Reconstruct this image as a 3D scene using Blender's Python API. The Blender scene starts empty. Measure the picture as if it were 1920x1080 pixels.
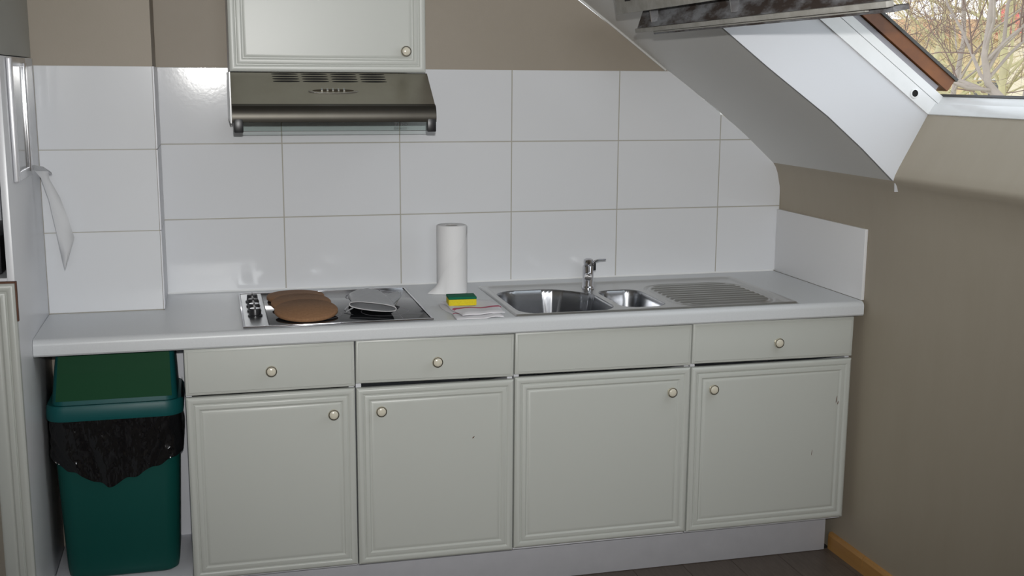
import bpy, bmesh, math, random
from mathutils import Vector, Matrix
random.seed(7)
S = bpy.context.scene
COL = S.collection

# ------------------------------------------------------------------ camera
CAM = Vector((-0.23982, -3.99011, 1.64202))
cr = Vector((0.96775726, -0.25181037, 0.00611718))
cu = Vector((0.03908617, 0.17411879, 0.98394864))
cf = Vector((0.24883358, 0.95198434, -0.17834702))
cd = bpy.data.cameras.new('camera')
cam = bpy.data.objects.new('camera', cd)
COL.objects.link(cam)
cam.matrix_world = Matrix(((cr.x, cu.x, -cf.x, CAM.x), (cr.y, cu.y, -cf.y, CAM.y), (cr.z, cu.z, -cf.z, CAM.z), (0, 0, 0, 1)))
cd.sensor_width = 36.0
cd.lens = 2171.78 / 1920 * 36.0
cd.clip_start = 0.05
cd.clip_end = 300
S.camera = cam

# ------------------------------------------------------------------ light and exposure
S.view_settings.view_transform = 'Standard'
S.view_settings.look = 'None'
S.view_settings.gamma = 1.0
S.view_settings.use_curve_mapping = False
S.view_settings.exposure = 0.0
W = bpy.data.worlds.new('overcast_sky')
S.world = W
W.use_nodes = True
bg = W.node_tree.nodes['Background']
bg.inputs['Color'].default_value = (0.90, 0.945, 1.0, 1)
bg.inputs['Strength'].default_value = 1.9

# the camera's own flash, just above and right of the lens
fl = bpy.data.lights.new('camera_flash', 'SPOT')
fl.energy = 222
fl.color = (1.0, 0.985, 0.955)
fl.spot_size = math.radians(76)
fl.spot_blend = 1.0
fl.shadow_soft_size = 0.012
flo = bpy.data.objects.new('camera_flash', fl)
COL.objects.link(flo)
flo.matrix_world = Matrix.Translation(cu * 0.095 + cr * 0.015) @ cam.matrix_world @ Matrix.Rotation(math.radians(7), 4, 'X')

# sky portal in the opening of the roof window (guides sampling, emits nothing)
SLOPE_A = math.radians(144.1)
D2 = Vector((math.cos(SLOPE_A), math.sin(SLOPE_A)))       # up the slope in (x, z)
N2 = Vector((math.cos(SLOPE_A - math.pi / 2), math.sin(SLOPE_A - math.pi / 2)))   # outwards
SILL = Vector((1.925, 1.5365))                            # window seam at the sill
WY0, WY1 = -0.80, -2.14                                   # window opening along y
WLEN = 1.14
pt = bpy.data.lights.new('sky_portal', 'AREA')
pt.shape = 'RECTANGLE'
pt.size = abs(WY1 - WY0)
pt.size_y = WLEN
pt.cycles.is_portal = True
pto = bpy.data.objects.new('sky_portal', pt)
COL.objects.link(pto)
pc = SILL + D2 * WLEN / 2 + N2 * 0.10
ax = Vector((0, 1, 0)); ay = Vector((D2.x, 0, D2.y)); az = Vector((N2.x, 0, N2.y))
pto.matrix_world = Matrix(((ax.x, ay.x, az.x, pc.x), (ax.y, ay.y, az.y, (WY0 + WY1) / 2), (ax.z, ay.z, az.z, pc.y), (0, 0, 0, 1)))

# unseen fill light added behind the camera to lift the room's ambient
rf = bpy.data.lights.new('rear_fill_light', 'AREA')
rf.shape = 'RECTANGLE'
rf.size = 1.3
rf.size_y = 0.5
rf.energy = 34
rf.color = (0.92, 0.96, 1.0)
rfo = bpy.data.objects.new('rear_fill_light', rf)
COL.objects.link(rfo)
rfo.location = (0.0, -5.95, 2.16)
rfo.rotation_euler = (math.radians(-90), 0, math.radians(180))

S.cycles.use_denoising = True
S.cycles.caustics_reflective = False
S.cycles.caustics_refractive = False
S.cycles.max_bounces = 10
S.cycles.diffuse_bounces = 5
S.cycles.glossy_bounces = 5
S.cycles.transparent_max_bounces = 12
S.cycles.sample_clamp_indirect = 6.0

# ------------------------------------------------------------------ materials
def mat(name, col, rough=0.5, metal=0.0, spec=0.5, coat=0.0, noise=None, bump=None, col2=None, stretch=None, coat_rough=0.05):
    """noise=(scale, amount): mixes col with col2; bump=(scale, strength, distance)."""
    m = bpy.data.materials.new(name)
    m.use_nodes = True
    nt = m.node_tree
    b = nt.nodes['Principled BSDF']
    b.inputs['Base Color'].default_value = (*col, 1)
    b.inputs['Roughness'].default_value = rough
    b.inputs['Metallic'].default_value = metal
    b.inputs['Specular IOR Level'].default_value = spec
    b.inputs['Coat Weight'].default_value = coat
    b.inputs['Coat Roughness'].default_value = coat_rough
    tc = None
    def coord(st):
        nonlocal tc
        if tc is None:
            tc = nt.nodes.new('ShaderNodeTexCoord')
        mp = nt.nodes.new('ShaderNodeMapping')
        if st: mp.inputs['Scale'].default_value = st
        nt.links.new(tc.outputs['Object'], mp.inputs['Vector'])
        return mp.outputs['Vector']
    if noise:
        n = nt.nodes.new('ShaderNodeTexNoise')
        n.inputs['Scale'].default_value = noise[0]
        n.inputs['Detail'].default_value = 6
        n.inputs['Roughness'].default_value = 0.65
        nt.links.new(coord(stretch), n.inputs['Vector'])
        r = nt.nodes.new('ShaderNodeValToRGB')
        r.color_ramp.elements[0].position = 0.5 - noise[1]
        r.color_ramp.elements[1].position = 0.5 + noise[1]
        r.color_ramp.elements[0].color = (*col, 1)
        r.color_ramp.elements[1].color = (*(col2 or tuple(c * 0.85 for c in col)), 1)
        nt.links.new(n.outputs['Fac'], r.inputs['Fac'])
        nt.links.new(r.outputs['Color'], b.inputs['Base Color'])
    if bump:
        n = nt.nodes.new('ShaderNodeTexNoise')
        n.inputs['Scale'].default_value = bump[0]
        n.inputs['Detail'].default_value = 4
        nt.links.new(coord(stretch), n.inputs['Vector'])
        bp = nt.nodes.new('ShaderNodeBump')
        bp.inputs['Strength'].default_value = bump[1]
        bp.inputs['Distance'].default_value = bump[2]
        nt.links.new(n.outputs['Fac'], bp.inputs['Height'])
        nt.links.new(bp.outputs['Normal'], b.inputs['Normal'])
    return m

M = {}
M['brown'] = mat('taupe_wall_paint', (0.36, 0.315, 0.262), 0.6, noise=(3, 0.3), col2=(0.33, 0.29, 0.235), bump=(180, 0.12, 0.002))
M['brown_scuffed'] = mat('taupe_wall_paint_scuffed', (0.395, 0.347, 0.278), 0.55, noise=(5, 0.35), col2=(0.365, 0.318, 0.247), stretch=(1, 2.2, 0.5))
M['left_wall'] = mat('grey_green_wall_paint', (0.40, 0.40, 0.37), 0.6, bump=(150, 0.1, 0.002))
M['ceil'] = mat('ceiling_paint', (0.70, 0.70, 0.685), 0.7, bump=(120, 0.1, 0.002))
M['cheek'] = mat('window_lining_paint', (0.66, 0.67, 0.70), 0.45, bump=(90, 0.08, 0.001))
M['white_frame'] = mat('white_window_paint', (0.86, 0.87, 0.88), 0.3, noise=(9, 0.25), col2=(0.78, 0.79, 0.79))
M['tile'] = mat('white_glazed_tile', (0.735, 0.749, 0.775), 0.10, spec=0.5, bump=(2.2, 0.05, 0.01))
M['tile_wavy'] = mat('white_glazed_tile_filmed', (0.725, 0.738, 0.762), 0.085, spec=0.5, bump=(75, 0.035, 0.002))
M['grout'] = mat('grout', (0.42, 0.40, 0.35), 0.9)
M['cream'] = mat('cream_foil_front', (0.535, 0.552, 0.52), 0.36, bump=(320, 0.05, 0.001))
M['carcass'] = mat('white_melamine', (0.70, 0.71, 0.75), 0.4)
M['side_panel'] = mat('white_side_panel', (0.76, 0.775, 0.81), 0.3)
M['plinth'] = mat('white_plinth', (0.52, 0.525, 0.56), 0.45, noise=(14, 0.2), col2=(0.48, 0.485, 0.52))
M['top'] = mat('pale_grey_laminate', (0.66, 0.68, 0.70), 0.36, noise=(240, 0.25), col2=(0.61, 0.63, 0.65), bump=(420, 0.15, 0.0008))
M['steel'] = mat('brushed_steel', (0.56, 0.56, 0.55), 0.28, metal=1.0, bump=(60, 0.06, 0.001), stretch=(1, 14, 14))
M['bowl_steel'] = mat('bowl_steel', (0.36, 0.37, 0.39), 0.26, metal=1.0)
M['hood_steel'] = mat('hood_steel', (0.42, 0.40, 0.345), 0.34, metal=1.0, noise=(5, 0.3), col2=(0.34, 0.315, 0.26), bump=(50, 0.05, 0.001))
M['chrome'] = mat('chrome', (0.62, 0.62, 0.65), 0.06, metal=1.0)
M['alu'] = mat('aluminium', (0.68, 0.68, 0.70), 0.25, metal=1.0)
M['mirror'] = mat('grey_glass', (0.34, 0.345, 0.35), 0.12, metal=0.6)
M['black_plastic'] = mat('black_plastic', (0.012, 0.012, 0.014), 0.35)
M['dark_hole'] = mat('dark_slot', (0.006, 0.006, 0.006), 0.8)
M['hob_glass'] = mat('black_ceramic_glass', (0.014, 0.015, 0.017), 0.07, spec=0.5)
M['hob_panel'] = mat('hob_control_panel', (0.50, 0.51, 0.52), 0.3, metal=1.0)
M['cork'] = mat('cork', (0.31, 0.168, 0.085), 0.85, noise=(120, 0.22), col2=(0.24, 0.122, 0.058), bump=(200, 0.3, 0.001))
M['mitt_grey'] = mat('silver_quilted_fabric', (0.42, 0.43, 0.45), 0.4, noise=(60, 0.3), col2=(0.33, 0.34, 0.36), bump=(110, 0.35, 0.002))
M['mitt_black'] = mat('black_fabric', (0.012, 0.012, 0.013), 0.85)
M['mitt_trim'] = mat('pale_binding', (0.62, 0.62, 0.64), 0.7)
M['paper'] = mat('kitchen_paper', (0.80, 0.80, 0.81), 0.9, bump=(260, 0.25, 0.001))
M['cardboard'] = mat('cardboard_core', (0.22, 0.21, 0.20), 0.9)
M['sponge'] = mat('yellow_sponge', (0.75, 0.62, 0.02), 0.9, noise=(200, 0.2), col2=(0.62, 0.50, 0.02), bump=(300, 0.5, 0.001))
M['scourer'] = mat('green_scourer', (0.0, 0.13, 0.065), 0.95, bump=(400, 0.6, 0.001))
M['cloth'] = mat('white_cloth', (0.76, 0.75, 0.78), 0.9, bump=(300, 0.35, 0.001))
M['red_stripe'] = mat('red_woven_stripe', (0.50, 0.10, 0.17), 0.9, bump=(300, 0.35, 0.001))
M['bin_teal'] = mat('teal_plastic', (0.003, 0.066, 0.056), 0.42, spec=0.3)
M['bin_rim'] = mat('teal_rim_plastic', (0.005, 0.080, 0.082), 0.42, spec=0.3)
M['bin_flap'] = mat('green_flap_plastic', (0.004, 0.054, 0.019), 0.6, spec=0.15)
M['bag'] = mat('black_bin_bag', (0.004, 0.004, 0.005), 0.10, spec=0.6, bump=(13, 1.0, 0.02), stretch=(1, 1, 0.55))
M['floor'] = mat('dark_wood_vinyl', (0.095, 0.074, 0.060), 0.5, noise=(16, 0.25), col2=(0.15, 0.122, 0.10), bump=(60, 0.15, 0.001), stretch=(6, 0.8, 1))
M['joint'] = mat('floor_joint', (0.03, 0.024, 0.02), 0.8)
M['pine'] = mat('pine_skirting', (0.50, 0.275, 0.09), 0.45, noise=(10, 0.25), col2=(0.42, 0.21, 0.065), stretch=(1, 0.4, 7))
M['sash_dark'] = mat('weathered_brown_wood', (0.055, 0.040, 0.034), 0.7, noise=(11, 0.10), col2=(0.27, 0.28, 0.30), bump=(70, 0.4, 0.002), stretch=(1, 0.8, 2.2))
M['sash_grey'] = mat('flaking_grey_paint', (0.46, 0.455, 0.43), 0.6, noise=(25, 0.12), col2=(0.36, 0.35, 0.32))
M['wood_brown'] = mat('varnished_brown_wood', (0.26, 0.088, 0.016), 0.4, noise=(9, 0.25), col2=(0.12, 0.036, 0.010), stretch=(1, 1, 1))
M['grey_strip'] = mat('grey_gasket', (0.30, 0.29, 0.32), 0.5)
M['dark_alu'] = mat('dark_aluminium', (0.07, 0.07, 0.07), 0.5)
M['mdf'] = mat('bare_board_edge', (0.13, 0.058, 0.035), 0.85)
M['knob_rim'] = mat('pale_brass_rim', (0.62, 0.57, 0.44), 0.3, metal=0.3)
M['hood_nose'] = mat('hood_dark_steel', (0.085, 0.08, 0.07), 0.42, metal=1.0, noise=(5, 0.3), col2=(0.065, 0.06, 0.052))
M['knob_cream'] = mat('cream_knob', (0.68, 0.64, 0.53), 0.18, coat=0.4)
M['brass'] = mat('dark_ring', (0.03, 0.024, 0.016), 0.5)
M['ink'] = mat('black_print', (0.02, 0.02, 0.022), 0.5)
M['white_print'] = mat('white_print', (0.8, 0.8, 0.8), 0.5)
M['tape'] = mat('torn_paper', (0.62, 0.63, 0.65), 0.6, bump=(60, 0.3, 0.002))
M['bark'] = mat('grey_bark', (0.40, 0.345, 0.30), 0.9, noise=(8, 0.25), col2=(0.30, 0.26, 0.22))
M['bark_green'] = mat('mossy_bark', (0.56, 0.52, 0.28), 0.9, noise=(5, 0.25), col2=(0.45, 0.40, 0.26))
M['twig'] = mat('brown_twig', (0.20, 0.14, 0.115), 0.9)
M['twig_pale'] = mat('pale_twig', (0.58, 0.47, 0.28), 0.9)
M['house_cream'] = mat('cream_render', (0.78, 0.66, 0.42), 0.9, noise=(1.2, 0.3), col2=(0.72, 0.58, 0.34))
M['house_pale'] = mat('pale_render', (0.80, 0.72, 0.56), 0.9)
M['roof_orange'] = mat('orange_brown_roof', (0.50, 0.27, 0.13), 0.85, noise=(6, 0.3), col2=(0.40, 0.21, 0.11))
M['roof_red'] = mat('red_roof', (0.58, 0.075, 0.07), 0.7)
M['house_glass'] = mat('house_window_glass', (0.16, 0.17, 0.18), 0.1)
M['lawn'] = mat('pale_grass', (0.22, 0.23, 0.09), 0.95, noise=(2, 0.3), col2=(0.30, 0.27, 0.12))
M['hedge'] = mat('yellow_green_shrub', (0.42, 0.38, 0.13), 0.9)

def glass_mat(name, tint, refl):
    m = bpy.data.materials.new(name)
    m.use_nodes = True
    nt = m.node_tree
    nt.nodes.clear()
    out = nt.nodes.new('ShaderNodeOutputMaterial')
    t = nt.nodes.new('ShaderNodeBsdfTransparent'); t.inputs[0].default_value = (*tint, 1)
    g = nt.nodes.new('ShaderNodeBsdfGlossy'); g.inputs['Roughness'].default_value = 0.03
    mx = nt.nodes.new('ShaderNodeMixShader'); mx.inputs[0].default_value = refl
    nt.links.new(t.outputs[0], mx.inputs[1]); nt.links.new(g.outputs[0], mx.inputs[2])
    nt.links.new(mx.outputs[0], out.inputs[0])
    return m
M['glass'] = glass_mat('window_glass', (0.93, 0.95, 0.95), 0.07)
M['visor_glass'] = glass_mat('visor_glass', (0.86, 0.90, 0.89), 0.03)

# ------------------------------------------------------------------ builders
def link(o, parent):
    COL.objects.link(o)
    if parent is not None:
        o.parent = parent
        o.matrix_parent_inverse = world_of(parent).inverted()
    return o
def world_of(o):
    m = o.matrix_basis.copy()
    if o.parent is not None:
        m = world_of(o.parent) @ o.matrix_parent_inverse @ m
    return m
def from_bm(name, bm, mats, parent=None, smooth=None):
    me = bpy.data.meshes.new(name)
    bm.normal_update()
    bm.to_mesh(me)
    bm.free()
    for m in (mats if isinstance(mats, (list, tuple)) else [mats]):
        me.materials.append(m)
    if smooth is not None:
        me.polygons.foreach_set('use_smooth', [True] * len(me.polygons))
        try: me.set_sharp_from_angle(angle=math.radians(smooth))
        except Exception: pass
    return link(bpy.data.objects.new(name, me), parent)
def tag(o, label, cat, group=None, kind=None):
    o['label'] = label
    if cat: o['category'] = cat
    if group: o['group'] = group
    if kind: o['kind'] = kind
    return o
def struct(o, label=None):
    o['kind'] = 'structure'
    if label: o['label'] = label
    return o
def thing(name, loc, label, cat, group=None):
    o = bpy.data.objects.new(name, None)
    o.empty_display_size = 0.05
    o.location = loc
    COL.objects.link(o)
    return tag(o, label, cat, group)
def bbox(bm, x0, x1, y0, y1, z0, z1, bev=0.0, seg=2):
    vs = [bm.verts.new(p) for p in ((x0, y0, z0), (x1, y0, z0), (x1, y1, z0), (x0, y1, z0), (x0, y0, z1), (x1, y0, z1), (x1, y1, z1), (x0, y1, z1))]
    fs = [bm.faces.new([vs[i] for i in f]) for f in ((0, 3, 2, 1), (4, 5, 6, 7), (0, 1, 5, 4), (1, 2, 6, 5), (2, 3, 7, 6), (3, 0, 4, 7))]
    if bev:
        es = list({e for f in fs for e in f.edges})
        bmesh.ops.bevel(bm, geom=es, offset=bev, segments=seg, affect='EDGES', profile=0.5)
    return bm
def box(name, x0, x1, y0, y1, z0, z1, m, parent=None, bev=0.0, seg=2):
    bm = bmesh.new()
    bbox(bm, x0, x1, y0, y1, z0, z1, bev, seg)
    return from_bm(name, bm, m, parent, 40 if bev else None)
def prism(bm, poly, a0, a1, axis):
    """extrude a 2-D polygon along an axis; axis 'x': poly=(y,z), 'y': poly=(x,z), 'z': poly=(x,y)."""
    def P(u, v, a):
        return {'x': (a, u, v), 'y': (u, a, v), 'z': (u, v, a)}[axis]
    A = [bm.verts.new(P(u, v, a0)) for u, v in poly]
    B = [bm.verts.new(P(u, v, a1)) for u, v in poly]
    n = len(poly)
    bm.faces.new(A); bm.faces.new(B[::-1])
    for i in range(n):
        bm.faces.new((A[i], B[i], B[(i + 1) % n], A[(i + 1) % n]))
    bmesh.ops.recalc_face_normals(bm, faces=bm.faces[:])
def extr(name, poly, a0, a1, axis, m, parent=None, smooth=None):
    bm = bmesh.new()
    prism(bm, poly, a0, a1, axis)
    return from_bm(name, bm, m, parent, smooth)
def lathe(bm, prof, c, axis=Vector((0, 0, 1)), n=28, mi=None):
    """prof: list of (r, h[, mat]); revolve about axis through c."""
    ax = Vector(axis).normalized()
    a = ax.orthogonal().normalized(); b = ax.cross(a)
    rings = []
    for q in prof:
        r, h = q[0], q[1]
        if r < 1e-6: rings.append([bm.verts.new(Vector(c) + ax * h)])
        else: rings.append([bm.verts.new(Vector(c) + ax * h + a * r * math.cos(t) + b * r * math.sin(t)) for t in (2 * math.pi * k / n for k in range(n))])
    for i in range(len(rings) - 1):
        A, B = rings[i], rings[i + 1]
        m_ = prof[i + 1][2] if len(prof[i + 1]) > 2 else 0
        for k in range(n):
            k2 = (k + 1) % n
            if len(A) == 1 and len(B) == 1: continue
            if len(A) == 1: f = bm.faces.new((A[0], B[k], B[k2]))
            elif len(B) == 1: f = bm.faces.new((A[k], B[0], A[k2]))
            else: f = bm.faces.new((A[k], B[k], B[k2], A[k2]))
            f.material_index = m_
    return bm
def tube(bm, pts, rad, n=8, caps=True):
    pts = [Vector(p) for p in pts]
    rad = rad if isinstance(rad, (list, tuple)) else [rad] * len(pts)
    prev = None; rings = []
    for i, p in enumerate(pts):
        t = (pts[min(i + 1, len(pts) - 1)] - pts[max(i - 1, 0)]).normalized()
        a = t.orthogonal().normalized() if prev is None else (prev - t * prev.dot(t)).normalized()
        prev = a; b = t.cross(a)
        rings.append([bm.verts.new(p + (a * math.cos(q) + b * math.sin(q)) * rad[i]) for q in (2 * math.pi * k / n for k in range(n))])
    for A, B in zip(rings, rings[1:]):
        for k in range(n):
            bm.faces.new((A[k], A[(k + 1) % n], B[(k + 1) % n], B[k]))
    if caps:
        bm.faces.new(rings[0][::-1]); bm.faces.new(rings[-1])
def grid(bm, nu, nv, f, close_u=False):
    V = [[bm.verts.new(f(i, j)) for j in range(nv)] for i in range(nu)]
    for i in range(nu if close_u else nu - 1):
        for j in range(nv - 1):
            i2 = (i + 1) % nu
            bm.faces.new((V[i][j], V[i2][j], V[i2][j + 1], V[i][j + 1]))
    return V
def rrect(x0, x1, y0, y1, r, n=6):
    pts = []
    for cx, cy, a0 in ((x1 - r, y0 + r, -90), (x1 - r, y1 - r, 0), (x0 + r, y1 - r, 90), (x0 + r, y0 + r, 180)):
        for k in range(n + 1):
            a = math.radians(a0 + 90 * k / n)
            pts.append((cx + r * math.cos(a), cy + r * math.sin(a)))
    return pts
def loft(bm, sections, cap0=True, cap1=True):
    """sections: list of (z, x0, x1, y0, y1, r)."""
    rings = [[bm.verts.new((x, y, s[0])) for x, y in rrect(*s[1:])] for s in sections]
    for A, B in zip(rings, rings[1:]):
        n = len(A)
        for k in range(n):
            bm.faces.new((A[k], A[(k + 1) % n], B[(k + 1) % n], B[k]))
    if cap0: bm.faces.new(rings[0][::-1])
    if cap1: bm.faces.new(rings[-1])
def clip(poly, p, q, off=0.0):
    """keep the part of poly on the left of p->q (2-D), shifted inwards by off."""
    dx, dz = q[0] - p[0], q[1] - p[1]
    L = math.hypot(dx, dz)
    s = lambda a: ((a[1] - p[1]) * dx - (a[0] - p[0]) * dz) / L - off
    out = []
    for i in range(len(poly)):
        a, b = poly[i], poly[(i + 1) % len(poly)]
        sa, sb = s(a), s(b)
        if sa >= 0: out.append(a)
        if (sa >= 0) != (sb >= 0):
            t = sa / (sa - sb)
            out.append((a[0] + t * (b[0] - a[0]), a[1] + t * (b[1] - a[1])))
    return out

# ------------------------------------------------------------------ numbers of the place
ZT, ZC = 1.6712, 0.9212          # top of tiles, worktop surface
XL, XBOX, YBOX = -0.732, -0.395, -0.271
XW = 1.853                       # right wall
YB = -6.0                        # wall behind the camera
ZCEIL = 2.5
KNEE = (1.818, 1.334)
PROFILE = [(XW, -0.05), (XW, 1.19), (1.849, 1.245), (1.838, 1.295), (1.829, 1.318), KNEE, (1.7039, 1.4348), (1.5815, 1.5332), (1.377, 1.6765), (1.19, 1.8150), (1.0485, 1.9175)]
k_ = 0.725
PROFILE.append((1.0485 - (ZCEIL - 1.9175) / k_, ZCEIL))
XFLAT = PROFILE[-1][0]
def inside(poly, off=0.0):
    for a, b in zip(PROFILE, PROFILE[1:]):
        poly = clip(poly, a, b, off)
        if len(poly) < 3: return []
    return poly

# ------------------------------------------------------------------ floor
fl_ = box('floor', -1.6, XW, YB, 0.0, -0.06, -0.002, M['joint'])
struct(fl_, 'dark brown wood-look vinyl plank floor')
pw, plen = 0.18, 1.2
n = 0
for i in range(12):
    x0 = 0.02 + i * pw
    if x0 >= XW - 0.01: break
    x1 = min(x0 + pw - 0.002, XW - 0.005)
    off = (i * 0.43) % plen
    y = -0.51 - off
    ya = -0.50
    while ya > -2.9:
        yb = max(y, -2.9)
        if ya - yb > 0.05:
            box('plank', x0, x1, yb + 0.001, ya - 0.001, -0.003, 0.0, M['floor'], fl_)
        ya = yb; y = yb - plen
box('floor_covering', -1.6, XW - 0.005, YB, -2.9, -0.003, 0.0, M['floor'], fl_)
box('floor_covering', -1.6, 0.018, -2.9, -0.52, -0.003, 0.0, M['floor'], fl_)

# ------------------------------------------------------------------ walls
poly = inside([(-1.6, -0.05), (XW + 0.3, -0.05), (XW + 0.3, ZCEIL), (-1.6, ZCEIL)])
wb = struct(extr('wall_back', poly, 0.006, 0.16, 'y', M['brown']), 'taupe painted back wall tiled white above the worktop')
struct(extr('wall_front', poly, YB - 0.12, YB, 'y', M['brown']))
wl = struct(box('wall_left', -1.75, -0.797, YB, -0.90, 0, ZCEIL, M['brown']))
box('soffit', -1.6, -0.7365, -0.895, YBOX + 0.005, 1.693, ZCEIL, M['left_wall'], wl)
box('recess_back', -1.75, -1.40, -0.90, YBOX, 0, 1.69, M['brown'], wl)
wbox = struct(box('wall_backleft', -1.6, XBOX, YBOX + 0.006, 0.006, 0, ZCEIL, M['brown']), 'boxed-out taupe wall section at left of the hood, tiled white below')

# high window, added unseen around the fill light behind the camera
w2 = bpy.data.objects.new('added_rear_window', None)
w2.location = (0.0, YB, 1.87)
COL.objects.link(w2)
struct(w2, 'wide high white-framed window added unseen behind the viewer')
for a in ((-0.72, 0.72, 1.85, 1.90), (-0.72, 0.72, 2.42, 2.47), (-0.72, -0.66, 1.90, 2.42), (0.66, 0.72, 1.90, 2.42)):
    box('frame', a[0], a[1], YB, YB + 0.04, a[2], a[3], M['white_frame'], w2, 0.003)
box('pane', -0.66, 0.66, YB + 0.004, YB + 0.010, 1.90, 2.42, M['house_glass'], w2)

# right wall with rounded knee, plus the sloping reveal under the window
def strips(name, prof, yr, m, smooth=30):
    bm = bmesh.new()
    for ya, yb in yr:
        A = [bm.verts.new((x, ya, z)) for x, z in prof]
        B = [bm.verts.new((x, yb, z)) for x, z in prof]
        for i in range(len(prof) - 1):
            bm.faces.new((A[i], B[i], B[i + 1], A[i + 1]))
    bmesh.ops.remove_doubles(bm, verts=bm.verts[:], dist=1e-5)
    return from_bm(name, bm, m, None, smooth)
bm = bmesh.new()
lower = PROFILE[:6]
for ya, yb in ((0.006, WY0), (WY0, WY1), (WY1, YB)):
    pr = lower if ya != WY0 else lower + [(1.823, 1.352), (1.836, 1.378), (SILL.x, SILL.y + 0.003)]
    A = [bm.verts.new((x, ya, z)) for x, z in pr]
    B = [bm.verts.new((x, yb, z)) for x, z in pr]
    for i in range(len(pr) - 1):
        bm.faces.new((A[i], B[i], B[i + 1], A[i + 1]))
bmesh.ops.remove_doubles(bm, verts=bm.verts[:], dist=1e-5)
wr = struct(from_bm('wall_right', bm, M['brown_scuffed'], None, 70), 'taupe painted low wall under the roof window')

bm = bmesh.new()
prism(bm, [(WY0 + 0.003, 1.336), (WY0 - 0.006, 1.338), (WY0 - 0.002, 1.300)], 1.8225, 1.842, 'x')
from_bm('plaster_drip', bm, M['cheek'], wr)
# ceiling: slope with the window opening, and flat part
up = PROFILE[5:]
ZHEAD = 2.235
xh = 1.0485 - (ZHEAD - 1.9175) / k_
bm = bmesh.new()
def strip_to(bm, pr, ya, yb):
    A = [bm.verts.new((x, ya, z)) for x, z in pr]
    B = [bm.verts.new((x, yb, z)) for x, z in pr]
    for i in range(len(pr) - 1):
        bm.faces.new((A[i], A[i + 1], B[i + 1], B[i]))
strip_to(bm, up, 0.006, WY0)
strip_to(bm, [(xh, ZHEAD), (XFLAT, ZCEIL)], WY0, WY1)
strip_to(bm, up, WY1, YB)
strip_to(bm, [(XFLAT, ZCEIL), (-1.75, ZCEIL)], 0.006, YB)
bmesh.ops.remove_doubles(bm, verts=bm.verts[:], dist=1e-5)
struct(from_bm('ceiling', bm, M['ceil'], None, 20), 'sloping pale grey attic ceiling beside the roof window')
# thin pale line of filler where slope meets back wall
cv = [(x - 0.002, z - 0.003) for x, z in PROFILE[8:]]
bm = bmesh.new()
tube(bm, [(x, 0.003, z) for x, z in cv], 0.004, 6)
struct(from_bm('trim_1', bm, M['ceil'], None, 40))

# tiles
def tile(name, x0, x1, z0, z1, yf, m, parent, clipit=False):
    b = 0.0012
    back = [(x0, z0), (x1, z0), (x1, z1), (x0, z1)]
    front = [(x0 + b, z0 + b), (x1 - b, z0 + b), (x1 - b, z1 - b), (x0 + b, z1 - b)]
    if clipit:
        back = inside(back, -0.003); front = inside(front, -0.003)
        if len(back) < 3: return
    bm = bmesh.new()
    if len(back) == len(front):
        rings = [[bm.verts.new((x, yy, z)) for x, z in pp] for pp, yy in ((back, yf + 0.0055), (back, yf + b), (front, yf))]
        n = len(back)
        for A, B in zip(rings, rings[1:]):
            for k in range(n):
                bm.faces.new((A[k], A[(k + 1) % n], B[(k + 1) % n], B[k]))
        bm.faces.new(rings[-1])
        bmesh.ops.recalc_face_normals(bm, faces=bm.faces[:])
    else:
        prism(bm, back, yf, yf + 0.0055, 'y')
    return from_bm(name, bm, m, parent)
g = 0.0016
TW = 0.3995
cols = [XBOX + 0.002, 0.0, TW, 2 * TW, 3 * TW, 4 * TW, XW]
rows = [ZC + 0.001, ZT - 0.5, ZT - 0.25, ZT]
gp = inside([(XBOX, ZC), (XW, ZC), (XW, ZT - 0.001), (XBOX, ZT - 0.001)], 0.0)
extr('grout', gp, 0.0012, 0.007, 'y', M['grout'], wb)
for i in range(6):
    for j in range(3):
        mm = M['tile_wavy'] if (i == 0 and j == 2) else M['tile']
        tile('tile', cols[i] + g, cols[i + 1] - g, rows[j] + g, rows[j + 1] - g, 0.0, mm, wb, clipit=(i >= 3))
box('grout', XL, XBOX - 0.001, YBOX + 0.0012, YBOX + 0.007, ZC, ZT - 0.001, M['grout'], wbox)
for j in range(3):
    tile('tile', XL + 0.001, XBOX - 0.001, rows[j] + g * 0.7, rows[j + 1] - g * 0.7, YBOX, M['tile'], wbox)

for j in range(3):
    box('edge_tile', XBOX, XBOX + 0.004, YBOX + 0.002, -0.0015, rows[j] + g * 0.7, rows[j + 1] - g * 0.7, M['carcass'], wbox)
# pine skirting along the right wall, two lengths
for a, b in ((-0.505, -0.728), (-0.731, -3.2)):
    bm = bmesh.new()
    prism(bm, [(XW, 0.0), (XW - 0.014, 0.0), (XW - 0.014, 0.050), (XW - 0.010, 0.060), (XW, 0.062)], a, b, 'y')
    struct(from_bm('baseboard_right', bm, M['pine'], None))

# ------------------------------------------------------------------ roof window
def sn(s, n_, base=SILL, ang=SLOPE_A):
    d = Vector((math.cos(ang), math.sin(ang))); nn = Vector((math.cos(ang - math.pi / 2), math.sin(ang - math.pi / 2)))
    p = base + d * s + nn * n_
    return (p.x, p.y)
def slab(name, s0, s1, n0, n1, ya, yb, m, parent, base=SILL, ang=SLOPE_A, bev=0.0):
    bm = bmesh.new()
    prism(bm, [sn(s0, n0, base, ang), sn(s1, n0, base, ang), sn(s1, n1, base, ang), sn(s0, n1, base, ang)], ya, yb, 'y')
    if bev: bmesh.ops.bevel(bm, geom=bm.edges[:], offset=bev, segments=2, affect='EDGES', profile=0.5)
    return from_bm(name, bm, m, parent, 40 if bev else None)
win = bpy.data.objects.new('window_1', None)
win.location = (SILL.x, (WY0 + WY1) / 2, SILL.y)
COL.objects.link(win)
struct(win, 'centre-pivot roof window with white lining and brown wooden frame, standing open')
top_s = WLEN
pT = sn(top_s, 0)
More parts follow.
